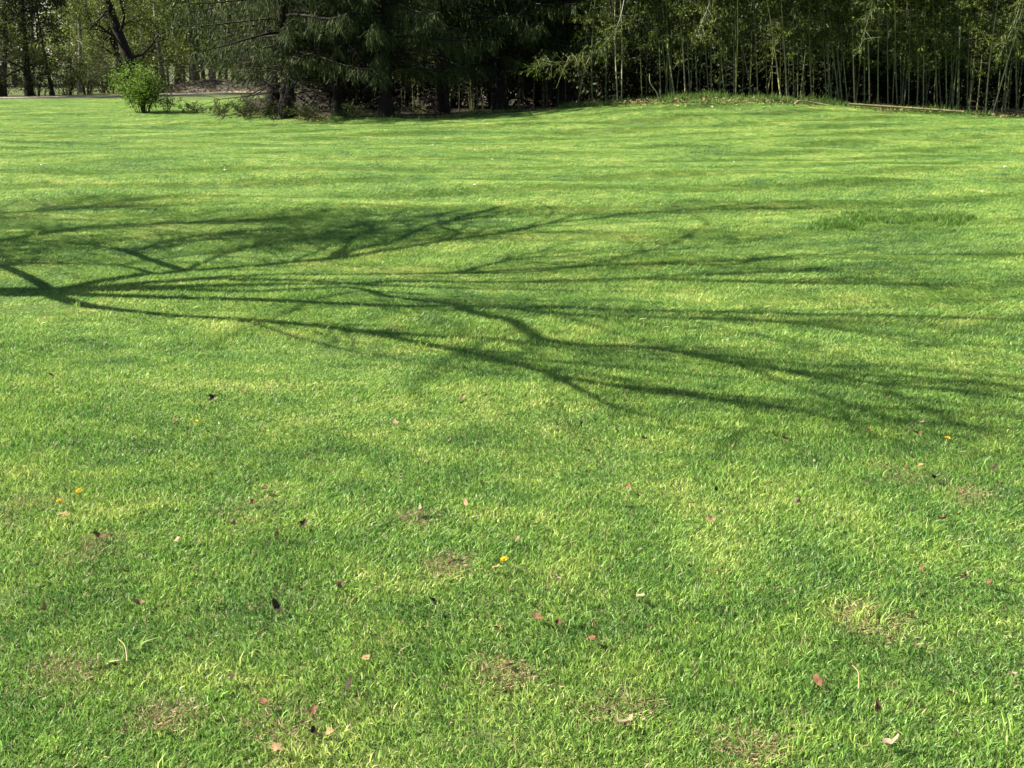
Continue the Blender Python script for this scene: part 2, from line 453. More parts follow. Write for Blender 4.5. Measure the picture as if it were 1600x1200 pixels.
# the unmown patch on the right
m, t, out = nodes('long_grass_blade')
leafshader(t, out, ramp(t, attr(t, 'rnd'), [(0.1, (0.035, 0.09, 0.014)), (0.7, (0.08, 0.17, 0.02)), (1.0, (0.17, 0.25, 0.04))]), 0.35, 0.5, 0.2)
M['long_grass'] = m
c2 = [clump(150 + k, 200, 0.16, 0.05, 0.12, 0.2, 0.005, 0.03) for k in range(5)]
P = []
for px0, px1, py, s in ((1265, 1330, 354, 12), (1320, 1420, 347, 26), (1400, 1520, 343, 28)):
    for _ in range(s):
        g = ground(rng.uniform(px0, px1), py + rng.normal(0, 4)); P.append(g)
P = np.array(P); n = len(P)
scatter('long_grass_patch', c2, P, rng.integers(0, 5, n), rng.random(n) * 6.28, np.column_stack([np.ones(n), np.ones(n), 0.6 + 0.6 * rng.random(n)]), M['long_grass'],
        'low ragged patch of longer dark grass left in the lawn at right')

# ------------------------------------------------------------------ the tree whose shadow lies on the lawn
ATTACH = []                                   # shadow points of finished limbs with the height of the wood above them
def limb_points(px, J, k, end):
    G = np.array([ground(*q) for q in px])
    s = (G[:, :2] - J[:2]) @ A
    ln = np.concatenate([[0], np.cumsum(np.linalg.norm(np.diff(G[:, :2], axis=0), axis=1))])
    z0 = ZJ
    if ATTACH and np.linalg.norm(G[0, :2] - J[:2]) > .45:      # a side limb starts on the limb whose shadow it leaves
        Q_ = np.concatenate(ATTACH); i0 = np.argmin(np.linalg.norm(Q_[:, :2] - G[0, :2], axis=1))
        G[0, :2] = Q_[i0, :2]; z0 = Q_[i0, 2]; s[0] = (G[0, :2] - J[:2]) @ A
    z = z0 + (k * np.maximum(s - s[0], 0) / COT if end is None else end * ln)
    Pp = G.copy(); Pp[:, 0] -= A[0] * z * COT; Pp[:, 1] -= A[1] * z * COT
    Pp[:, 2] = z + G[:, 2]
    return Pp
def dense(P, n=4):
    k = len(P); tt = np.linspace(0, k - 1, (k - 1) * n + 1)
    i0 = np.clip(tt.astype(int), 0, k - 2); f = (tt - i0)[:, None]
    pm = P[np.maximum(i0 - 1, 0)]; p0 = P[i0]; p1 = P[i0 + 1]; p2 = P[np.minimum(i0 + 2, k - 1)]
    return 0.5 * (2 * p0 + (p1 - pm) * f + (2 * pm - 5 * p0 + 4 * p1 - p2) * f ** 2 + (3 * p0 - pm - 3 * p1 + p2) * f ** 3)

J = ground(85, 458); ZJ = 2.3
TB = J - np.array([A[0] * ZJ * COT, A[1] * ZJ * COT, 0]); TB[0] -= 0.35
LIMBS = [
    # photo-traced shadow line, rise factor or end rise, radius at start, radius at end, twigs
    ([(80, 463), (130, 478), (200, 488), (300, 497), (420, 505), (520, 516), (620, 532), (740, 556), (830, 580), (900, 597), (990, 612), (1060, 620), (1150, 632), (1260, 650)], .62, None, .068, .008, 1.0),
    ([(470, 508), (650, 526), (760, 533), (850, 545)], .62, None, .03, .008, .7),
    ([(85, 461), (300, 468), (430, 472), (560, 478), (750, 484), (900, 487), (1050, 490), (1200, 494), (1330, 498), (1450, 500), (1620, 504)], .72, None, .08, .012, 1.0),
    ([(735, 482), (760, 497), (800, 505), (830, 522), (850, 535), (900, 542), (980, 545), (1050, 549), (1120, 565), (1200, 578), (1300, 590), (1400, 605), (1500, 614), (1640, 630)], .72, None, .055, .01, 1.0),
    ([(1050, 549), (1150, 561), (1250, 573), (1400, 580), (1500, 590), (1620, 597)], .72, None, .02, .006, 1.0),
    ([(85, 458), (275, 456), (420, 459), (560, 454), (610, 465), (690, 475), (800, 486), (950, 500), (1080, 500), (1200, 512)], .78, None, .06, .008, 1.0),
    ([(85, 457), (220, 447), (350, 441), (480, 443), (560, 446), (650, 443), (800, 444), (900, 441), (1000, 440), (1150, 444), (1250, 444), (1400, 440)], .8, None, .075, .01, 1.0),
    ([(85, 457), (180, 449), (300, 440), (430, 434), (560, 431), (650, 430), (720, 427), (760, 416), (830, 406), (900, 402), (1020, 395), (1180, 388)], .78, None, .07, .008, 1.0),
    ([(650, 430), (800, 424), (900, 418), (1050, 416), (1150, 415), (1200, 405), (1300, 400), (1450, 400), (1620, 398)], .78, None, .045, .008, 1.0),
    ([(85, 456), (200, 437), (280, 428), (330, 424), (400, 418), (460, 412), (520, 405), (560, 392), (610, 382), (640, 370), (680, 352), (730, 340), (780, 325)], .70, None, .08, .012, .8),
    ([(530, 402), (545, 388), (547, 374), (580, 357), (540, 350)], .75, .3, .035, .01, .5),
    ([(430, 416), (560, 402), (640, 390), (700, 378), (760, 370), (810, 362), (860, 352), (930, 345), (980, 336), (1060, 331), (1200, 325)], .70, None, .06, .01, .8),
    ([(690, 378), (720, 366), (690, 355), (730, 345), (800, 338)], .7, .3, .035, .008, .5),
    ([(290, 425), (240, 409), (210, 398), (170, 389), (100, 381), (20, 376)], 0, .55, .06, .012, 1.3),
    ([(225, 426), (190, 418), (110, 414), (20, 412)], 0, .6, .03, .008, 1.0),
    ([(85, 458), (50, 436), (0, 415), (-60, 395), (-100, 370), (-60, 345), (60, 330), (200, 326)], 0, .5, .055, .014, 8),
    ([(-60, 395), (40, 372), (160, 356), (300, 350), (420, 345)], 0, .55, .05, .01, 8),
    ([(290, 425), (350, 402), (420, 385), (500, 370), (570, 352)], 0, .6, .03, .008, 6),
    ([(200, 398), (260, 380), (330, 368), (420, 362)], 0, .6, .03, .008, 6),
    ([(700, 431), (850, 425), (980, 404), (1050, 385), (1080, 370)], .8, None, .03, .007, 1.2),
    ([(1000, 440), (1120, 432), (1250, 425), (1400, 412)], .8, None, .02, .006, 1.2),
    ([(1100, 491), (1180, 505), (1280, 515), (1400, 535)], .72, None, .02, .006, 1.5),
    ([(830, 522), (760, 540), (720, 560), (800, 575)], .7, .3, .02, .006, 1.5),
]
LIMB_M = []; twig = Tubes(); budP = []; budD = []
tr = np.random.default_rng(21)
for px, k, end, r0, r1, tw in LIMBS:
    Pp = limb_points(px, J, k * .62, None if end is None else end * .8)
    Pd = dense(Pp, 4)
    hz = Pd[:, 2] - terrain(Pd[:, 0], Pd[:, 1])
    ATTACH.append(np.column_stack([Pd[:, 0] + A[0] * hz * COT, Pd[:, 1] + A[1] * hz * COT, hz]))
    Pd = Pd + np.cumsum(tr.normal(0, 0.004, Pd.shape), 0) * np.linspace(0, 1, len(Pd))[:, None]
    r1 = max(r1 * 1.9, .017)
    R = r0 * .92 + (r1 - r0 * .92) * np.linspace(0, 1, len(Pd)) ** 0.9
    tb = Tubes(); tb.add(Pd, R, 7); LIMB_M.append(tb.mesh('limb', M['bark_grey']))
    ln = np.linalg.norm(np.diff(Pd, axis=0), axis=1).sum()
    for _ in range(int(ln * 1.7)):                          # side branches sweeping along with the limb
        i0 = int(tr.uniform(.2, .9) * (len(Pd) - 1)); d = nrm(Pd[i0 + 1] - Pd[i0])
        d = nrm(d + tr.normal(0, .24, 3)); L_ = tr.uniform(1.0, 3.0); pts = [Pd[i0]]
        for sgm in range(7):
            d = nrm(d + tr.normal(0, .13, 3) + [0, 0, .03]); pts.append(pts[-1] + d * L_ / 7)
        twig.add(pts, np.linspace(min(R[i0] * .7, .02), .007, 8), 5)
        for _2 in range(7):
            b0 = pts[tr.integers(2, 8)]; d2 = nrm(d + tr.normal(0, .45, 3)); l2 = tr.uniform(.2, .7)
            twig.add([b0, b0 + d2 * l2 * .5 + tr.normal(0, .02, 3), b0 + d2 * l2], [.008, .006, .003], 3)
    nt_ = int(ln * 4.5 * tw)
    for _ in range(nt_):
        q = tr.uniform(0.25, 1.0) * (len(Pd) - 1); i0 = min(int(q), len(Pd) - 2)
        p0 = Pd[i0] + (Pd[i0 + 1] - Pd[i0]) * (q - i0)
        d = nrm(Pd[i0 + 1] - Pd[i0]) * 0.75 + tr.normal(0, 0.5, 3) + np.array([0, 0, 0.35])
        d = nrm(d); L_ = tr.uniform(0.35, 1.4) * (0.8 + 0.2 * min(tw, 2.5))
        pts = [p0]
        for sgm in range(4):
            d = nrm(d + tr.normal(0, 0.16, 3)); pts.append(pts[-1] + d * L_ / 4)
        rr = min(R[i0] * 0.6, tr.uniform(0.008, 0.018))
        twig.add(pts, np.linspace(rr, 0.003, 5), 3)
        for _2 in range(tr.integers(3, 7)):
            b0 = pts[tr.integers(1, 5)]; d2 = nrm(d + tr.normal(0, 0.6, 3)); l2 = tr.uniform(0.15, 0.5)
            mid_ = b0 + d2 * l2 * .5 + tr.normal(0, 0.02, 3)
            twig.add([b0, mid_, b0 + d2 * l2], [0.006, 0.005, 0.003], 3)
            for f in np.linspace(0.3, 1, 4):
                budP.append(b0 + d2 * l2 * f); budD.append(nrm(d2 + tr.normal(0, 0.6, 3)))
# trunk with a flared foot, rising into the fork
fork = J.copy(); fork[0] -= A[0] * ZJ * COT; fork[1] -= A[1] * ZJ * COT; fork[2] = ZJ + .05
trk = Tubes()
tz = np.linspace(0, 1, 9)
tp = TB[None] + (fork - TB)[None] * tz[:, None] + np.column_stack([0.05 * np.sin(3 * tz), 0.04 * np.sin(4 * tz), 0 * tz])
tp[0, 2] -= 0.15
trk.add(tp, 0.17 + 0.12 * np.exp(-tz * 6), 14)
trk.add(dense(np.array([fork - [0.03, 0, .35], fork + [0.02, .05, .25], fork + [-.1, .1, 1.2], fork + [-.3, .25, 3.0], fork + [-.4, .1, 5.0]])), np.linspace(.12, .02, 17), 8)
st = empty('spreading_tree', (float(TB[0]), float(TB[1]), float(TB[2])))
tag(st, 'bare spreading tree just left of the view that throws the long branch shadows', 'tree')
def under(o, root):
    o.parent = root; o.matrix_parent_inverse = Matrix.Translation(-Vector(root.location))
under(link('trunk', trk.mesh('trunk', M['bark_grey'])), st)
for q in LIMB_M: under(link('limb', q), st)
under(tag(link('twigs', twig.mesh('twigs', M['bark_brown'])), kind='stuff'), st)
bp = kites(np.array(budP), np.array(budD), tr.uniform(0.02, 0.055, len(budP)), tr.uniform(0.015, 0.035, len(budP)))
under(tag(link('young_leaves', kmesh('young_leaves', [bp], M['wood_leaf'])), kind='stuff'), st)

# ------------------------------------------------------------------ spruces
def spruce_meshes(seed, H=11.0, zlow=1.6, Rmax=5.0):
    r = np.random.default_rng(seed)
    tk = Tubes(); br = Tubes(); dead = Tubes()
    z = np.linspace(0, 1, 14)
    wob = np.column_stack([0.12 * np.sin(2.2 * z + seed), 0.1 * np.sin(2.9 * z + 2 * seed), z * H])
    wob[:, :2] -= wob[0, :2]; wob[0, 2] = -0.15
    tk.add(wob, 0.20 * (1 - z) ** 0.9 + 0.012 + 0.10 * np.exp(-z * 30), 10)
    KP, KD, KL, KW = [], [], [], []
    zz = zlow; an = r.random() * 6.28
    while zz < H - 0.3:
        low = zz < 5.2
        an += 2.4 + r.normal(0, 0.35)
        L = Rmax * min(1, ((H - zz) / (H - zlow - 1.0))) ** 0.85 * r.uniform(0.62, 1.05)
        if r.random() < .3: L *= r.uniform(0.25, 0.6)
        elif zz < zlow + 0.7: L *= r.uniform(0.5, 1.0)
        out_ = np.array([math.cos(an), math.sin(an), 0])
        n = 9
        tt = np.linspace(0, 1, n)
        drop = r.uniform(0.24, 0.40)
        Pb = np.column_stack([out_[0] * L * tt, out_[1] * L * tt, zz + L * (0.12 * tt - drop * tt ** 1.6 + 0.14 * tt ** 4)])
        Pb[:, :2] += np.cumsum(r.normal(0, 0.03, (n, 2)), 0)
        br.add(Pb, np.linspace(0.04 * L / 4 + .008, 0.006, n), 4 if low else 3)
        step = 0.085 if low else 0.24
        ks = int(L * 0.88 / step)
        side = np.array([-out_[1], out_[0], 0])
        for q in range(ks):
            f = 0.03 + 0.97 * (q + r.random()) / ks
            ii = min(int(f * (n - 1)), n - 2); ff = f * (n - 1) - ii
            p0 = Pb[ii] * (1 - ff) + Pb[ii + 1] * ff
            for sg in (-1, 1):
                lt = r.uniform(0.22, 0.62) * (0.65 + 0.5 * math.sin(math.pi * min(1, f * 1.05)))
                d = nrm(side * sg * r.uniform(.2, 1.0) + out_ * r.uniform(.1, .7) + np.array([0, 0, -r.uniform(.6, 2.2)]))
                m_ = 15 if low else 4
                fs = (np.arange(m_) + r.random(m_)) / m_
                for f2 in fs:
                    KP.append(p0 + d * lt * f2 + np.array([0, 0, -0.10 * lt * f2]))
                    KD.append(d * 1.0 + r.normal(0, 0.26, 3) + np.array([0, 0, -0.25]))
                    KL.append(r.uniform(0.12, 0.26) * (1 if low else 2.3)); KW.append(r.uniform(0.010, 0.020) * (1 if low else 8))
        # spray along the branch end
        for f in np.linspace(.75, 1, 8):
            p0 = Pb[min(int(f * (n - 1)), n - 1)]
            KP.append(p0); KD.append(out_ + r.normal(0, .5, 3)); KL.append(.2); KW.append(.04)
        zz += r.uniform(0.06, 0.13) if low else r.uniform(0.14, 0.22)
    for q in range(44):                                       # dead lower branches
        an = r.random() * 6.28; z0 = r.uniform(0.5, zlow + 0.8); L = r.uniform(0.9, 3.8)
        d = np.array([math.cos(an), math.sin(an), r.uniform(-.15, .15)])
        pts = [np.array([0, 0, z0])]
        for s in range(5):
            d = nrm(d + r.normal(0, .14, 3) + np.array([0, 0, -.05])); pts.append(pts[-1] + d * L / 5)
        dead.add(pts, np.linspace(.022, .005, 6), 4)
        for w in range(9):
            b0 = pts[r.integers(1, 6)]; d2 = nrm(d + r.normal(0, .7, 3)); l2 = r.uniform(.2, .7)
            dead.add([b0, b0 + d2 * l2 * .5 + r.normal(0, .03, 3), b0 + d2 * l2], [.008, .006, .003], 3)
    ks = kites(np.array(KP), np.array(KD), np.array(KL), np.array(KW), 0.3, r)
    return (tk.mesh('spruce_trunk', M['bark_dark']), br.mesh('spruce_branches', M['bark_dark']),
            dead.mesh('spruce_dead_branches', M['bark_dark']), kmesh('spruce_needles', [ks], M['spruce']))
SPR = [spruce_meshes(3), spruce_meshes(8, 10, 1.8, 4.4)]
def spruce(px, py, Y, v, rz, s, label, group=None):
    g = at(px, py, Y)
    o = empty('spruce_tree', (g[0], Y, float(terrain(g[0], Y))), rz); o.scale = (s, s, s)
    tag(o, label, 'spruce', group)
    t_, b_, d_, k_ = SPR[v]
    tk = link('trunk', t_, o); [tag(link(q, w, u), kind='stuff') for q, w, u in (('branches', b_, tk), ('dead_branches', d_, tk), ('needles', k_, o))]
    return o
G_ = 'spruces at the edge of the lawn'
spruce(452, 180, 43.5, 0, 0.4, 1.0, 'large spruce with stout dark trunk and drooping boughs right of the bush', G_)
spruce(530, 175, 45, 1, 2.1, 1.0, 'spruce with dark trunk just right of the stoutest spruce', G_)
spruce(602, 172, 44.2, 0, 3.9, 1.0, 'shaded spruce third from the left in the dark clump', G_)
spruce(428, 165, 52, 1, 5.0, 1.1, 'spruce half hidden behind the stoutest spruce trunk', G_)
for k, (px, Y, v, rz, s) in enumerate([(690, 47, 1, 1.0, 1.0), (780, 47.8, 0, 2.2, 1.0), (880, 49.5, 1, 4.2, 1.0)]):  # spruces added to blacken the hollow and shade the lawn edge
    spruce(px, 150, Y, v, rz, s, ['added spruce darkening the gap behind the dense thin stems', 'added spruce darkening the middle of the tree line', 'added spruce darkening the hollow left of the bent-over bamboo'][k], 'spruces added to darken the hollow')
for k in range(9):  # added trees whose shade keeps the grove's interior dark
    spruce(980 + k * 85 + random.uniform(-25, 25), 150, 60 + random.uniform(-2, 4), k % 2, k * 1.7, 1.0 + 0.1 * random.random(),
           'added spruce shading the back of the bamboo grove', 'spruces added behind the bamboo for shade')

# ------------------------------------------------------------------ bamboo
def bamboo_meshes(seed, H=7.5, zleaf=1.5, n_leaf_nodes=20):
    r = np.random.default_rng(seed)
    tb = Tubes()
    nn = 27; zs = np.cumsum(np.r_[0, np.interp(np.arange(nn - 1), [0, 6, 20, 26], [.16, .30, .34, .18])]); zs = zs / zs[-1] * H
    bend = r.uniform(0.2, 1.1); an = r.random() * 6.28
    def axis(z):
        f = np.asarray(z) / H
        o = bend * f ** 2.6
        w = 0.03 * np.sin(5 * f + seed)
        return np.column_stack([o * math.cos(an) + w, o * math.sin(an) - w, np.asarray(z) - 0.12 * bend * f ** 4])
    P = []; R = []
    for k in range(nn - 1):
        rad = 0.023 * (1 - 0.85 * zs[k] / H) + 0.003
        a0 = axis(np.array([zs[k], zs[k] + .012, zs[k] + .024]))
        P += list(a0); R += [rad * .96, rad * 1.16, rad * .98]
    P.append(axis(np.array([H]))[0]); R.append(0.003)
    P[0] = P[0] - np.array([0, 0, .1])
    tb.add(P, R, 6)
    KP, KD, KL, KW = [], [], [], []
    side = Tubes()
    for k in range(nn - 1):
        z0 = zs[k]
        if z0 < zleaf * r.uniform(.8, 1.2): continue
        for b_ in range(3):
            a2 = r.random() * 6.28; L = r.uniform(.35, .95) * (1 - .35 * z0 / H)
            d = np.array([math.cos(a2), math.sin(a2), r.uniform(.2, .7)])
            pts = [axis(np.array([z0]))[0]]
            for s in range(5):
                d = nrm(d + np.array([0, 0, -.22]) + r.normal(0, .08, 3)); pts.append(pts[-1] + d * L / 5)
            side.add(pts, np.linspace(.006, .002, 6), 3)
            hi = z0 > 3.9  # canopy above the view, leaves enlarged to shade the grove below
            for tw in range(6 if hi else [0, 1, 3, 6, 10][r.integers(0, 5)]):
                b0 = pts[r.integers(2, 6)] + r.normal(0, .02, 3)
                td = nrm(np.array([d[0], d[1], 0]) * .5 + r.normal(0, .6, 3) + np.array([0, 0, -.3])); tl = r.uniform(.1, .25)
                for lf in range(6):
                    KP.append(b0 + td * tl * (lf / 5)); KD.append(td * .6 + r.normal(0, .5, 3) + np.array([0, 0, -.45]))
                    KL.append(r.uniform(.09, .19) * (1.6 if hi else 1)); KW.append(r.uniform(.018, .036) * (2.2 if hi else 1))
    k_ = kites(np.array(KP), np.array(KD), np.array(KL), np.array(KW), .15, r)
    return tb, side, k_
BAM = []
for s in range(9):
    tb, side, k_ = bamboo_meshes(40 + s, [7.5, 6.8, 8.0, 7.2, 6.5, 7.8, 7.0, 8.2, 6.2][s], [1.3, 1.7, 2.1, 1.5, 1.9, 1.2, 1.6, 2.3, 1.0][s])
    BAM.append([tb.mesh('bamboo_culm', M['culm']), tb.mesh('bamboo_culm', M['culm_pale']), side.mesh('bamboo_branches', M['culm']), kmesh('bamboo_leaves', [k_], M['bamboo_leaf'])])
def bamboo(x, y, v, rz, lean=(0, 0), s=1.0, thick=1.0, pale=False, label='', group=None, leaves=True):
    o = empty('bamboo', (x, y, float(terrain(x, y))))
    # rz turns the plant, then it leans
    o.rotation_euler = (Matrix.Rotation(lean[0], 3, 'Y') @ Matrix.Rotation(lean[1], 3, 'X') @ Matrix.Rotation(rz, 3, 'Z')).to_euler()
    o.scale = (s, s, s)
    tag(o, label, 'bamboo', group)
    c = link('culm', BAM[v][1 if pale else 0], o)
    c.scale = (thick, thick, 1) if thick < 1.01 else (1, 1, 1)
    tag(link('branches', BAM[v][2], c), kind='stuff')
    tag(link('leaves', BAM[v][3], o), kind='stuff')
    return o
FRONT = [  # base pixel x, y, upper pixel x, y, pale
    (903, 155, 908, 120, 0), (926, 154, 925, 60, 0), (946, 153, 948, 80, 0), (966, 153, 957, 30, 1), (971, 153, 971, 20, 1), (1032, 150, 1031, 100, 0), (1042, 150, 1036, 80, 0), (1050, 149, 1044, 60, 0), (1053, 150, 1038, 50, 1),
    (1071, 147, 1066, 55, 1), (1078, 147, 1075, 80, 0), (1091, 142, 1088, 80, 0), (1106, 144, 1103, 80, 0), (1112, 144, 1111, 85, 0), (1131, 144, 1125, 85, 0),
    (1147, 147, 1146, 100, 0), (1176, 147, 1164, 95, 0), (1183, 148, 1180, 90, 0), (1198, 153, 1197, 50, 0), (1220, 155, 1204, 10, 1), (1229, 155, 1224, 70, 1), (1241, 147, 1239, 90, 0),
    (1257, 150, 1252, 88, 0), (1269, 151, 1266, 95, 0), (1291, 155, 1287, 60, 0), (1295, 155, 1293, 100, 0), (1302, 155, 1291, 55, 0), (1310, 155, 1297, 40, 0),
    (1316, 155, 1302, 30, 0), (1326, 158, 1316, 50, 0), (1334, 160, 1333, 70, 1), (1351, 158, 1350, 95, 0), (1358, 161, 1357, 85, 1), (1374, 156, 1372, 90, 0), (1388, 160, 1387, 90, 0),
    (1404, 158, 1402, 100, 0), (1421, 163, 1421, 100, 0), (1433, 162, 1434, 100, 0), (1443, 163, 1442, 110, 0), (1464, 163, 1462, 110, 0), (1480, 165, 1478, 100, 0), (1492, 165, 1488, 85, 0),
    (1497, 168, 1498, 90, 0), (1512, 167, 1512, 110, 0), (1541, 174, 1552, 47, 1), (1549, 167, 1578, 85, 1), (1590, 176, 1586, 60, 0)]
FRONT.sort()
ORD = ['leftmost', 'second', 'third', 'fourth', 'fifth', 'sixth', 'seventh', 'eighth', 'ninth', 'tenth']
def ordn(k):
    if k < 10: return ORD[k]
    n = k + 1
    return f"{n}{'th' if 10 < n % 100 < 14 else {1: 'st', 2: 'nd', 3: 'rd'}.get(n % 10, 'th')}"
front_xy = []
for k, (bx, by, ux, uy, pale) in enumerate(FRONT):
    g = ground(bx, by)
    yy = float(np.clip(g[1], lawn_edge(g[0]) - .1, lawn_edge(g[0]) + 2.2)); gx = (bx - 800) / F * (yy / CP) * CP
    b = at(bx, by, yy); gx = b[0]
    zt = float(terrain(gx, yy))
    u = at(ux, uy, yy)
    an = math.atan2(u[0] - gx, max(0.4, u[2] - zt))
    if bx == 1541: lb = 'pale straight bamboo culm standing alone near the right edge'
    elif bx == 1549: lb = 'bamboo culm leaning out to the right beside the lone pale culm'
    elif bx == 1220: lb = 'tall pale bamboo culm leaning left over the fallen tan pole'
    else: lb = f"{'pale' if pale else 'green'} bamboo culm, {ordn(k)} from the left along the grove's front"
    bamboo(gx, yy, k % 9, rng.random() * 6.28, (an, rng.normal(0, .03)), rng.uniform(.9, 1.08), .9 if not pale else 1.0, bool(pale), lb, 'bamboo along the front of the grove')
    front_xy.append((gx, yy))
for k in range(75):
    x = rng.uniform(4.5, 21); y = lawn_edge(x) + 3.6 + 8.5 * rng.random() ** 1.3
    if x < 5 and y < 45: continue
    bamboo(x, y, int(rng.integers(0, 9)), rng.random() * 6.28, (rng.normal(0, .05), rng.normal(0, .05)), rng.uniform(.85, 1.15), .85, False,
           'thin shaded bamboo culm standing deep inside the dark grove', 'bamboo inside the grove')
for k in range(46):
    x = rng.uniform(-4.5, 2.6); y = rng.uniform(47.5, 51)
    bamboo(x, y, int(rng.integers(0, 9)), rng.random() * 6.28, (rng.normal(0, .04), rng.normal(0, .04)), rng.uniform(.75, 1.0), .8, False,
           'thin bamboo stem in the dense dim stand right of the spruces', 'dense thin stems right of the spruces')

# the bent-over bamboo at the left end of the grove
def bent(name, pix, Y, r0, r1, label, leaf_from, nl, spread, seed, stalks=()):
    r = np.random.default_rng(seed)
    P = dense(np.array([at(px, py, yy) for (px, py), yy in zip(pix, Y)]), 5)
    P[0, 2] = float(terrain(P[0, 0], P[0, 1])) - .05
    tb = Tubes(); tb.add(P, np.linspace(r0, r1, len(P)), 6)
    o = empty(name, tuple(P[0])); tag(o, label, 'bamboo')
    under(link('culm', tb.mesh('culm', M['culm'])), o)
    sd = Tubes(); KP, KD = [], []
    for q in range(nl):
        i0 = r.integers(int(leaf_from * len(P)), len(P)); b0 = P[i0]
        d = nrm(np.gradient(P, axis=0)[i0] * 3 + r.normal(0, 1, 3) * spread + np.array([0, 0, -.1])); L = r.uniform(.2, .6)
        pts = [b0, b0 + d * L * .5, b0 + d * L + np.array([0, 0, -.12 * L])]
        sd.add(pts, [.006, .004, .002], 3)
        for lf in range(9):
            KP.append(pts[1] + (pts[2] - pts[1]) * r.random() + r.normal(0, .03, 3)); KD.append(d * .5 + r.normal(0, .5, 3) + np.array([0, 0, -.5]))
    for st_ in stalks:
        sp = np.array([at(px, py, Y[-2]) for px, py in st_]); sd.add(dense(sp, 3), np.linspace(.016, .006, (len(sp) - 1) * 3 + 1), 4)
    under(tag(link('branches', sd.mesh('branches', M['culm'])), kind='stuff'), o)
    kk = kites(np.array(KP), np.array(KD), r.uniform(.1, .18, len(KP)), r.uniform(.018, .028, len(KP)), .15, r)
    under(tag(link('leaves', kmesh('leaves', [kk], M['bamboo_leaf'])), kind='stuff'), o)
bent('bent_bamboo', [(1040, 150), (1043, 60), (1036, -40), (1012, -75), (982, -25), (964, 42), (928, 82), (882, 97), (838, 106)], [44.5, 44.2, 43.5, 43, 42.4, 41.8, 41.4, 41.2, 41], .015, .005,
     'bent bamboo with yellow-green leaves arching out left over the dark hollow', .62, 110, .9, 5, [[(890, 88), (880, 110), (869, 138)], [(906, 90), (902, 115)], [(922, 88), (912, 112), (906, 150)]])
bent('bent_bamboo', [(1150, 146), (1153, 20), (1146, -60), (1126, -65), (1110, 0), (1088, 56)], [43.5, 43, 42.6, 42.2, 41.9, 41.6], .014, .005,
     'bamboo tip nodding down in a bright tuft near the middle of the grove', .5, 60, .9, 6)
bent('bent_bamboo', [(1395, 158), (1399, 30), (1392, -60), (1376, -65), (1364, 0), (1345, 72)], [43, 42.4, 41.8, 41.4, 41.2, 41], .014, .005,
     'bamboo tip hanging in a bright yellow-green tuft over the right half of the grove', .45, 80, 1.0, 7)
bent('bent_bamboo', [(1640, 170), (1641, 40), (1630, -45), (1607, -35), (1587, 30), (1565, 82)], [40.5, 40.2, 39.9, 39.7, 39.5, 39.4], .014, .005,
     'bamboo tip drooping in from the right edge of the picture', .45, 90, 1.0, 8)

def pole(name, pix, r0, r1, mat, label, lift=.03, Y=None):
    P = np.array([ground(*q) for q in pix]) if Y is None else np.array([at(*q, Y) for q in pix])
    if Y is None: P[:, 2] += np.array(lift if isinstance(lift, (list, tuple)) else [lift] * len(P))
    P = dense(P, 8); tb = Tubes()
    R = np.linspace(r0, r1, len(P)); R[::4] *= 1.22
    tb.add(P, R, 7)
    tag(link(name, tb.mesh(name, mat)), label, 'bamboo pole')
pole('fallen_bamboo_pole', [(1325, 170), (1370, 173), (1420, 176), (1505, 182)], .034, .026, M['culm_dead'], 'long dry tan bamboo pole lying on the lawn before the grove', .14)
pole('fallen_bamboo_pole', [(1240, 169), (1249, 167), (1268, 167), (1292, 169)], .026, .02, M['culm_dead'], 'short kinked tan bamboo pole left of the long fallen one', [.08, .17, .13, .09])
g = ground(1030, 157)
pole('broken_bamboo_stub', [(1030, 159), (1026, 145), (1016, 130), (1015, 115)], .026, .008, M['culm_pale'], 'pale broken bamboo stub curving up at the grove edge', Y=float(g[1]))

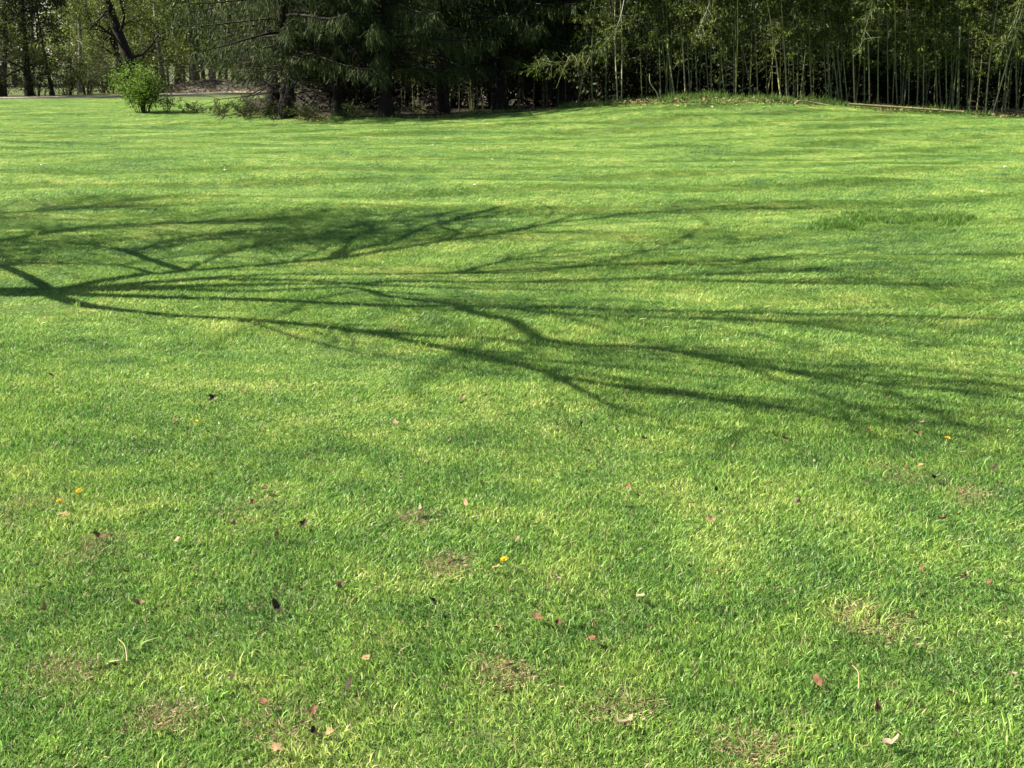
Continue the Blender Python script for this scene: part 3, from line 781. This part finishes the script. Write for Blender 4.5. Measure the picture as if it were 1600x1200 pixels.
# ------------------------------------------------------------------ bush, brush, woods
def shrub(name, label, cat, base, h, rad, stems, leaves, ls, lmat, bmat, seed, group=None, bare=0.25, shape=0.55):
    r = np.random.default_rng(seed)
    o = empty(name, tuple(base)); tag(o, label, cat, group)
    tb = Tubes(); tips = []
    for s in range(stems):
        an = r.random() * 6.28; sp = rad * r.random() ** .6
        p = np.array([math.cos(an), math.sin(an), 0]) * r.random() * rad * .25; p[2] = -.04
        top = np.array([math.cos(an) * sp, math.sin(an) * sp, h * r.uniform(.5, .95) * (1 - .35 * (sp / rad) ** 2)])
        n = 7; tt = np.linspace(0, 1, n)[:, None]
        Q_ = p + (top - p) * np.concatenate([tt ** 1.4, tt ** 1.4, tt ** .8], 1) + np.cumsum(r.normal(0, .025 * h, (n, 3)), 0) * tt
        Q_[0] = p
        tb.add(Q_, np.linspace(.008 * h + .003, .003, n), 4)
        for w in range(9):
            i0 = r.integers(2, n); d = nrm(r.normal(0, 1, 3) + [0, 0, .3]); L = r.uniform(.1, .3) * h
            e = Q_[i0] + d * L; tb.add([Q_[i0], (Q_[i0] + e) / 2 + r.normal(0, .02 * h, 3), e], [.004, .003, .002], 3)
            tips.append((Q_[i0], e))
    tb_m = tb.mesh('stems', bmat); tag(link('stems', tb_m, o), kind='stuff')
    tp = np.array([t_[0] for t_ in tips]); te = np.array([t_[1] for t_ in tips])
    ok = te[:, 2] > bare * h
    tp, te = tp[ok], te[ok]
    ix = r.integers(0, len(tp), leaves); f = r.random((leaves, 1)) ** .7
    C = tp[ix] + (te[ix] - tp[ix]) * f + r.normal(0, .045 * h, (leaves, 3))
    C[:, 2] = np.maximum(C[:, 2], .02)
    D = (te[ix] - tp[ix]) / h * 2 + r.normal(0, .6, (leaves, 3)) + [0, 0, -.1]
    kk = kites(C, D, r.uniform(.6, 1.3, leaves) * ls, r.uniform(.6, 1.2, leaves) * ls * .55, .2, r)
    tag(link('leaves', kmesh('leaves', [kk], lmat), o), kind='stuff')
    return o
g = ground(224, 177)
shrub('green_bush', 'bright green leafy bush standing alone on the lawn at left', 'bush', g, 1.95, .98, 22, 5200, .085, M['bush_leaf'], M['bark_brown'], 1, bare=.12)
BR = 'low brush under the spruces'
for k, (px, py, h, rd, lf, label) in enumerate([
        (262, 176, .8, .5, 500, 'thin twiggy brush at the right foot of the bright bush'),
        (300, 178, .45, .7, 700, 'low weedy brush between the bush and the spruces'),
        (345, 181, .6, .7, 900, 'brownish low brush at the left end of the spruce shade'),
        (385, 185, .75, .8, 1400, 'rounded olive brush in front of the stoutest spruce, left side'),
        (425, 187, .8, .75, 1400, 'dense dark brush hugging the stout spruce trunk'),
        (480, 187, .6, .7, 1000, 'shaded brush just right of the stout spruce trunk'),
        (545, 186, .55, .8, 900, 'shaded brush at the foot of the second spruce'),
        (610, 182, .5, .8, 700, 'dim low brush at the foot of the third spruce'),
        (660, 177, .4, .7, 500, 'dim low brush at the edge of the dark hollow')]):
    g = ground(px, py)
    shrub('low_brush', label, 'brush', g, h, rd, 12, lf, .06, M['brush_leaf'], M['bark_brown'], 50 + k, BR, bare=.02)

def tree_mesh(seed, H, spread, leaves, ls, lmat, bmat, r0, zf=.25, lean=0.0, forks=7):
    r = np.random.default_rng(seed)
    tk = Tubes(); lb = Tubes(); tips = []
    n = 9; tt = np.linspace(0, 1, n)
    P = np.column_stack([lean * H * tt + .04 * H * np.sin(3 * tt + seed), .03 * H * np.sin(2.4 * tt), H * .8 * tt]); P -= P[0]; P[0, 2] = -.2
    R = r0 * (1 - .8 * tt) + r0 * .5 * np.exp(-tt * 18); tk.add(P, R, 8)
    def grow(p, d, L, rad, lev):
        pts = [p]
        for s in range(5):
            d = nrm(d + r.normal(0, .17, 3) + [0, 0, .04]); pts.append(pts[-1] + d * L / 5)
        lb.add(pts, np.linspace(rad, rad * .35, 6), 5 if lev == 0 else 3)
        if lev >= 2:
            for q in pts[2:]: tips.append((q, d))
            return
        for c in range(6 if lev == 0 else 5):
            i0 = r.integers(2, 6); grow(pts[i0], nrm(d * .7 + r.normal(0, .6, 3) + [0, 0, .05]), L * r.uniform(.35, .6), rad * .45, lev + 1)
    for k in range(forks * 2):
        f = zf + (1 - zf) * k / (forks * 2 - 1); i0 = min(int(f * (n - 1)), n - 2); p = P[i0] + (P[i0 + 1] - P[i0]) * (f * (n - 1) - i0)
        an = k * 2.4 + r.random(); L = spread * r.uniform(.6, 1.1) * (1.1 - .6 * f)
        grow(p, nrm(np.array([math.cos(an), math.sin(an), r.uniform(-.1, .7)])), L, r0 * .32 * (1.15 - f), 0)
    tp = np.array([q[0] for q in tips]); td = np.array([q[1] for q in tips])
    ix = r.integers(0, len(tp), leaves)
    C = tp[ix] + r.normal(0, .16, (leaves, 3)); D = td[ix] + r.normal(0, .8, (leaves, 3))
    kk = kites(C, D, r.uniform(.6, 1.3, leaves) * ls, r.uniform(.5, 1.1, leaves) * ls * .6, .2, r)
    return tk.mesh('tree_trunk', bmat), lb.mesh('tree_limbs', bmat), kmesh('tree_crown', [kk], lmat)
TM = [tree_mesh(5, 9, 3.4, 9000, .13, M['wood_leaf'], M['bark_grey'], .17, .10),
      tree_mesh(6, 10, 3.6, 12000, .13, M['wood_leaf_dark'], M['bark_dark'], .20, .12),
      tree_mesh(9, 12, 3.2, 7000, .13, M['wood_leaf'], M['bark_dark'], .30, .18, -.16),
      tree_mesh(11, 8, 3.0, 8000, .12, M['wood_leaf'], M['bark_brown'], .12, .06, .05)]
def tree(px, Y, v, rz, s, label, group='trees beyond the gravel path'):
    x = (px - 800) / F * Y
    o = empty('broadleaf_tree', (x, Y, float(terrain(x, Y))), rz); o.scale = (s, s, s)
    tag(o, label, 'tree', group)
    tag(link('limbs', TM[v][1], link('trunk', TM[v][0], o)), kind='stuff'); tag(link('crown', TM[v][2], o), kind='stuff')
tree(20, 74, 1, .3, 1.0, 'dark leafy tree at the left edge beyond the gravel path')
tree(62, 75, 1, 1.3, .95, 'dark-stemmed tree second from the left beyond the path')
tree(98, 76, 3, 2.2, 1.0, 'slender leaning tree beyond the path, left of the thicket')
tree(-30, 73, 0, 4.0, 1.0, 'olive tree just cut by the left edge of the view')
tree(236, 80, 2, 0.1, 1.15, 'big dark leaning trunk rising behind the bright bush')
tree(218, 82, 2, -0.15, .8, 'thinner grey trunk beside the big dark leaning one')
tree(140, 84, 0, 5.0, 1.0, 'pale olive tree with fresh leaves left of the leaning trunk')
tree(180, 88, 3, .9, 1.2, 'loose twiggy tree behind the olive thicket')
tree(270, 90, 0, 1.9, 1.1, 'faint olive tree behind the hanging spruce foliage')
tree(330, 92, 3, 3.9, 1.1, 'twiggy tree behind the leaf-strewn bank')
tree(400, 94, 0, 5.4, 1.1, 'olive tree seen through the spruce boughs')
for k, (px, py, Y, h, rd, lf, mt, label) in enumerate([
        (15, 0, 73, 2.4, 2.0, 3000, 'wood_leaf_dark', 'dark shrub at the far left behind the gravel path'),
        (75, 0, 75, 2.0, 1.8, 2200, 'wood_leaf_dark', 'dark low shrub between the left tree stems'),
        (120, 0, 77, 2.2, 1.8, 2200, 'brush_leaf', 'tangled olive shrub beyond the path, left of the bush'),
        (150, 0, 79, 2.6, 2.0, 2600, 'brush_leaf', 'brownish tangled thicket just left of the bright bush'),
        (185, 0, 82, 2.8, 2.2, 2600, 'brush_leaf', 'brown twiggy thicket right behind the bright bush'),
        (255, 0, 88, 2.4, 2.2, 2200, 'brush_leaf', 'dull brush right of the bright bush under the spruce')]):
    x = (px - 800) / F * Y
    shrub('woodland_shrub', label, 'shrub', (x, Y, 0), h, rd, 26, lf, .10, M[mt], M['bark_brown'], 70 + k, 'thicket beyond the path', bare=.02)

def thicket_mesh(seed):
    r = np.random.default_rng(seed); n = 5200
    C = r.normal(0, 1, (n, 3)); C = nrm(C) * r.random((n, 1)) ** .4 * [2.3, 1.6, 1.9] + [0, 0, 1.75]; C[:, 2] = np.maximum(C[:, 2], .05)
    tb = Tubes()
    for k in range(14):
        an = r.random() * 6.28; e = np.array([math.cos(an) * 1.6 * r.random(), math.sin(an) * 1.2 * r.random(), 2.8]); tb.add([np.array([e[0] * .3, e[1] * .3, -.1]), e * [.6, .6, .5], e], [.03, .02, .008], 4)
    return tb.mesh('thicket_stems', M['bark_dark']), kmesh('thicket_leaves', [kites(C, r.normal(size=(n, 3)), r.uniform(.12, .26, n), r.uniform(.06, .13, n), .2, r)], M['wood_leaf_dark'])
TH = [thicket_mesh(1), thicket_mesh(2)]
for k in range(20):  # thickets added to block light and keep the background black
    px = 520 + k * 62 + random.uniform(-15, 15); Y = 55.5 + random.uniform(-1.5, 3); x = (px - 800) / F * Y
    o = empty('shade_thicket', (x, Y, float(terrain(x, Y))), random.random() * 6.28); o.scale = (1, 1, random.uniform(.9, 1.25))
    tag(o, 'added dark thicket blocking the light behind the stems', 'shrub', 'thickets added behind the bamboo and spruces')
    tag(link('stems', TH[k % 2][0], o), kind='stuff'); tag(link('leaves', TH[k % 2][1], o), kind='stuff')

# bank of dry leaves beyond the spruces
x0, y0 = -18.5, 90.0
bx = np.linspace(-8, 8, 40); by = np.linspace(-5, 5, 24); BX, BY = np.meshgrid(bx, by)
BZ = .85 * np.exp(-(BX / 4) ** 4 - (BY / 2.6) ** 2) + .08 * np.sin(2 * BX) * np.sin(2.3 * BY) * np.exp(-(BX / 6) ** 4 - (BY / 3) ** 2) - .12
i = np.arange(23)[:, None] * 40; j = np.arange(39)[None, :]
Q = np.stack([i + j, i + j + 1, i + 41 + j, i + 40 + j], -1).reshape(-1, 4)
m, t, out = nodes('bank_soil')
col = ramp(t, noise(t, 4, 5, rough=.7), [(.3, (.022, .018, .008)), (.7, (.065, .05, .025))])
p = t.nodes.new('ShaderNodeBsdfPrincipled'); p.inputs['Roughness'].default_value = .95
t.links.new(col, p.inputs['Base Color']); t.links.new(p.outputs[0], out.inputs[0])
tag(link('leafy_bank', npmesh('leafy_bank', np.stack([BX + x0, BY + y0, BZ], -1).reshape(-1, 3), (None, Q), m, smooth=True)), 'low brown bank strewn with dry leaves', 'bank', kind='structure')

def litter(name, pts, L, mat, label, flat=.25, cat='leaf litter'):
    n = len(pts); D = np.column_stack([rng.normal(size=(n, 2)), rng.normal(0, flat, n)])
    kk = kites(pts, D, rng.uniform(.6, 1.3, n) * L, rng.uniform(.3, .6, n) * L, .3)
    tag(link(name, kmesh(name, [kk], mat)), label, cat, kind='stuff')
bi = rng.integers(0, BX.size, 2600)
pts = np.column_stack([BX.ravel()[bi] + x0 + rng.normal(0, .25, 2600), BY.ravel()[bi] + y0 + rng.normal(0, .25, 2600), np.maximum(BZ.ravel()[bi], 0) + .04])
litter('bank_leaf_litter', pts, .22, M['litter'], 'tan dry leaves strewn over the bank beyond the spruces')
P = []
for px0, px1, py, sp, n in ((990, 1280, 162, 3.5, 600), (340, 380, 181, 3, 250), (460, 520, 188, 1.5, 180), (950, 1010, 163, 2, 200), (1370, 1440, 172, 2.5, 350), (1520, 1590, 180, 2.5, 400), (620, 860, 168, 3, 300)):
    for _ in range(n):
        q = ground(rng.uniform(px0, px1), py + rng.normal(0, sp))
        if q[1] > 44: q[0] *= 43 / q[1]; q[1] = lawn_edge(q[0]) + rng.normal(0, .4)
        q[2] = float(terrain(q[0], q[1])) + .07 + .03 * rng.random(); P.append(q)
litter('grove_leaf_litter', np.array(P), .10, M['litter'], 'straw-coloured dead leaves in a strip along the foot of the bamboo')
# weeds along the foot of the grove
n = 16000
x = np.concatenate([rng.uniform(1.5, 19, n), rng.uniform(-11, 1, 2500)]); n = len(x)
y = lawn_edge(x) + rng.normal(.1, .45, n)
k = vnoise(x, y, 2.2, 31) + rng.normal(0, .5, n) > -.1
x, y = x[k], y[k]; n = len(x)
D = rng.normal(0, .5, (n, 3)) + [0, 0, 1.0]
hh = rng.uniform(.08, .26, n) * (1 + .4 * vnoise(x, y, 3, 33))
kk = kites(np.column_stack([x, y, terrain(x, y) - .01]), D, np.maximum(hh, .05), rng.uniform(.012, .03, n), .1)
tag(link('edge_weeds', kmesh('edge_weeds', [kk], M['weed'])), 'rough weeds and long grass fringing the foot of the bamboo', 'weeds', kind='stuff')

# far woodland, one mass behind everything
wt = Tubes(); WP = []; wr = np.random.default_rng(77)
for k in range(230):
    x = wr.uniform(-75, 75); y = wr.uniform(98, 122) if x < -2 else wr.uniform(68, 90); h = wr.uniform(7, 13)
    wt.add(np.array([[x, y, -.2], [x + wr.normal(0, .3), y, h * .5], [x + wr.normal(0, .6), y, h]]), [wr.uniform(.1, .3), .1, .03], 5)
    nl = 620
    c = np.column_stack([x + wr.normal(0, 2.0, nl), y + wr.normal(0, 1.6, nl), wr.uniform(.1, 1, nl) ** .8 * h]); WP.append(c)
WP = np.concatenate(WP); n = len(WP)
kk = kites(WP, wr.normal(size=(n, 3)), wr.uniform(.25, .55, n), wr.uniform(.15, .35, n), .2, wr)
wo = link('woodland', kmesh('woodland', [kk], M['wood_leaf'])); tag(wo, 'olive woodland closing the view far behind the trees', 'woodland', kind='stuff')
ws = link('woodland_stems', wt.mesh('woodland_stems', M['bark_grey']), wo)

# ------------------------------------------------------------------ small things on the lawn
def leafmesh(seed):
    r = np.random.default_rng(seed)
    k = 16; a = np.linspace(0, 2 * np.pi, k, endpoint=False)
    lob = 1 + (.28 + .12 * r.random()) * np.cos(a * (5 if seed % 2 else 3) + r.random()) * (seed % 3 > 0) + r.normal(0, .05, k)
    x = .5 * np.cos(a) * lob * r.uniform(.9, 1.1); y = (.24 + .12 * r.random()) * np.sin(a) * lob
    cu = r.uniform(.5, 1.6)
    V = [(0, 0, 0)] + [(q * .45, w * .45, 0) for q, w in zip(x, y)] + list(zip(x, y, np.zeros(k)))
    V = np.array(V, float)
    V[:, 2] = cu * (V[:, 1] ** 2) * 1.3 + r.uniform(-.5, .9) * V[:, 0] ** 2 + .05 * np.sin(9 * V[:, 0]) + np.r_[0, r.normal(0, .02, 2 * k)]
    i = np.arange(k); j = (i + 1) % k
    T = np.column_stack([np.zeros(k, int), 1 + i, 1 + j]); Q_ = np.column_stack([1 + i, 1 + k + i, 1 + k + j, 1 + j])
    n = len(V)
    st_ = np.array([[.45, -.012, 0], [.45, .012, 0], [.85, .01, .08], [.85, -.01, .08]])
    V = np.concatenate([V, st_]); Q_ = np.concatenate([Q_, [[n, n + 1, n + 2, n + 3]]])
    return V, T, Q_
def dryleaf(name, c1, c2):
    m, t, out = nodes(name); tc = t.nodes.new('ShaderNodeTexCoord')
    col = ramp(t, noise(t, 4, 4, tc.outputs['Object']), [(.3, c1), (.7, c2)])
    leafshader(t, out, col, .15, .85, .05); return m
LM = {'tan': dryleaf('tan_leaf', (.12, .078, .036), (.26, .18, .09)), 'pale': dryleaf('pale_leaf', (.14, .105, .065), (.27, .21, .14)),
      'brown': dryleaf('brown_leaf', (.06, .034, .018), (.16, .09, .05)), 'dark': dryleaf('dark_leaf', (.022, .017, .013), (.06, .042, .03)),
      'reddish': dryleaf('reddish_leaf', (.085, .04, .022), (.16, .08, .045))}
LV = [leafmesh(s) for s in range(7)]
LMESH = {(c, v): npmesh('fallen_leaf', LV[v][0], (LV[v][1], LV[v][2]), LM[c]) for c in LM for v in range(7)}
LEAVES = {
 'brown': [(82,598),(487,725),(155,857),(415,783),(395,800),(434,852),(760,629),(872,677),(198,913),(415,1125),(490,1140),(840,983),(776,1005),(872,998),(1164,657),(1320,729),(1384,742),(1413,745),(1432,691),(1474,825),(1120,912),(1357,975),(1370,1125),(1440,905)],
 'tan': [(171,649),(275,671,1.5),(380,625),(99,823,1.6),(363,838),(724,632),(848,636),(858,648,1.3),(617,673),(976,798),(1035,788),(840,835),(886,867),(728,803),(808,858),(215,960),(70,975),(515,1172),(433,1195),(250,1165),(530,935),(775,905,1.2),(816,955),(1015,1002,1.5),(787,1055,1.2),(575,1055),(1388,634),(1481,711),(1437,743),(1081,802),(1110,829),(1560,772,1.3),(1225,960,1.3),(1425,985),(1485,1107),(1225,696)],
 'pale': [(279,863),(858,662),(702,700),(655,817,1.3),(597,1026),(1000,957,1.6),(978,1160),(872,925),(1272,735),(1441,672),(1425,731),(1245,798),(1580,1080,1.5),(1390,1193),(365,1083),(698,885,1.4)],
 'dark': [(333,631),(475,838,1.3),(722,643),(907,674),(940,703),(1004,700),(918,717),(432,970,1.4),(677,962),(547,1087),(1461,763),(1553,747),(1576,685),(1118,783),(1505,923),(490,1173),(180,1060),(965,686)],
 'reddish': [(980,778,1.3),(1357,687,1.2),(928,1017,1.2),(1545,925,1.2),(1277,1085)]}
BANDS = [(0, 700, 'on the lawn just below the branch shadows'), (700, 820, 'across the middle of the sunny lawn'), (820, 940, 'in the front half of the lawn'), (940, 1060, 'on the near lawn'), (1060, 1300, 'in the nearest strip of grass')]
for c, ls in LEAVES.items():
    for lo, hi, where in BANDS:
        row = sorted([q for q in ls if lo <= q[1] < hi])
        for k, q in enumerate(row):
            g = ground(q[0], q[1]); s = (q[2] if len(q) > 2 else 1.0)
            o = link('fallen_leaf', LMESH[(c, int(rng.integers(0, 7)))])
            sz = rng.uniform(.030, .044) * (.6 + .4 * s)
            o.scale = (sz, sz, sz)
            o.location = (g[0], g[1], g[2] + .032 + .006 * s)
            o.rotation_euler = (rng.normal(.2, .5), rng.normal(0, .5), rng.random() * 6.28)
            one = len(row) == 1
            big = 'large ' if s >= 1.5 else ''
            lb = f"only {big}{c} fallen leaf {where}" if one else f"{'rightmost' if k == len(row) - 1 else ordn(k)} {big}{c} leaf{'' if k in (0, len(row) - 1) else ' from left'} {where}"
            tag(o, lb.replace('  ', ' ').strip(), 'leaf', 'fallen leaves on the lawn')

# dandelions
def simple(name, c, rough=.6):
    m, t, out = nodes(name); p = t.nodes.new('ShaderNodeBsdfPrincipled'); p.inputs['Base Color'].default_value = (*c, 1); p.inputs['Roughness'].default_value = rough
    t.links.new(p.outputs[0], out.inputs[0]); return m
M['petal'] = simple('dandelion_petal', (.85, .55, .02)); M['stalk'] = simple('dandelion_stalk', (.20, .28, .08)); M['white'] = simple('daisy_petal', (.75, .74, .70))
hP, hD = [], []
for ring, (nn, el, L) in enumerate(((22, .15, .021), (18, .5, .017), (12, .95, .012))):
    for k in range(nn):
        a_ = 2 * math.pi * k / nn + ring * .2; hP.append((0, 0, .0 + ring * .001)); hD.append((math.cos(a_) * math.cos(el), math.sin(a_) * math.cos(el), math.sin(el)))
Vh = kites(np.array(hP), np.array(hD), np.repeat([.021, .017, .012], (22, 18, 12)), .0045, .1)
head = kmesh('flower_head', [Vh], M['petal'])
tb = Tubes(); tb.add([(0, 0, -.06), (.003, 0, -.03), (0, 0, 0)], [.002, .0018, .0022], 5); stalk = tb.mesh('stalk', M['stalk'])
for k, (px, py, lb) in enumerate([(95, 808, 'yellow dandelion beside the large tan leaf at left'), (125, 789, 'yellow dandelion right of and behind the large tan leaf'), (308, 677, 'yellow dandelion right of the long tan leaf'),
                                 (788, 896, 'yellow dandelion in the middle of the near lawn'), (1479, 701, 'small yellow dandelion near the right edge'), (400, 506, 'tiny yellow dandelion beside the lowest branch shadow')]):
    g = ground(px, py); o = empty('dandelion', (g[0], g[1], g[2] + .05)); o.rotation_euler = (.3, rng.normal(0, .2), rng.random() * 6)
    s = .85 if py > 700 else .75
    o.scale = (s, s, s); tag(o, lb, 'flower', 'dandelions in the lawn')
    link('flower_head', head, o); link('stalk', stalk, o)
Vd = kites(np.array([(0, 0, 0)] * 14), np.array([(math.cos(k * .449), math.sin(k * .449), .25) for k in range(14)]), .016, .006, .1)
dh = kmesh('daisy_head', [Vd], M['white'])
for k in range(34):
    g = ground(rng.uniform(0, 1600), 205 + 150 * rng.random() ** 1.4)
    o = link('daisy', dh); o.location = (g[0], g[1], g[2] + .055); o.rotation_euler = (.4, 0, rng.random() * 6); s = rng.uniform(.8, 1.3); o.scale = (s, s, s)
    tag(o, 'tiny white daisy dotting the far lawn', 'flower', 'daisies in the far lawn')

# dry sticks
for px, py, dx, dy, lb in ((200, 1050, -14, -26, 'pale dry straw stick slanting in the near grass at left'), (1340, 1095, -10, -26, 'tan curved stick in the near grass at right'), (965, 688, -6, -8, 'short dark stick in the grass below the branch shadows')):
    a0 = ground(px, py); a1 = ground(px + dx, py + dy)
    P = np.array([a0 + [0, 0, .03], (a0 + a1) / 2 + [.008, 0, .05], a1 + [0, 0, .045]]); tb = Tubes(); tb.add(dense(P, 4), np.linspace(.0022, .0014, 9), 5)
    tag(link('dry_stick', tb.mesh('dry_stick', M['culm_dead'] if 'dark' not in lb else M['bark_dark'])), lb, 'stick')
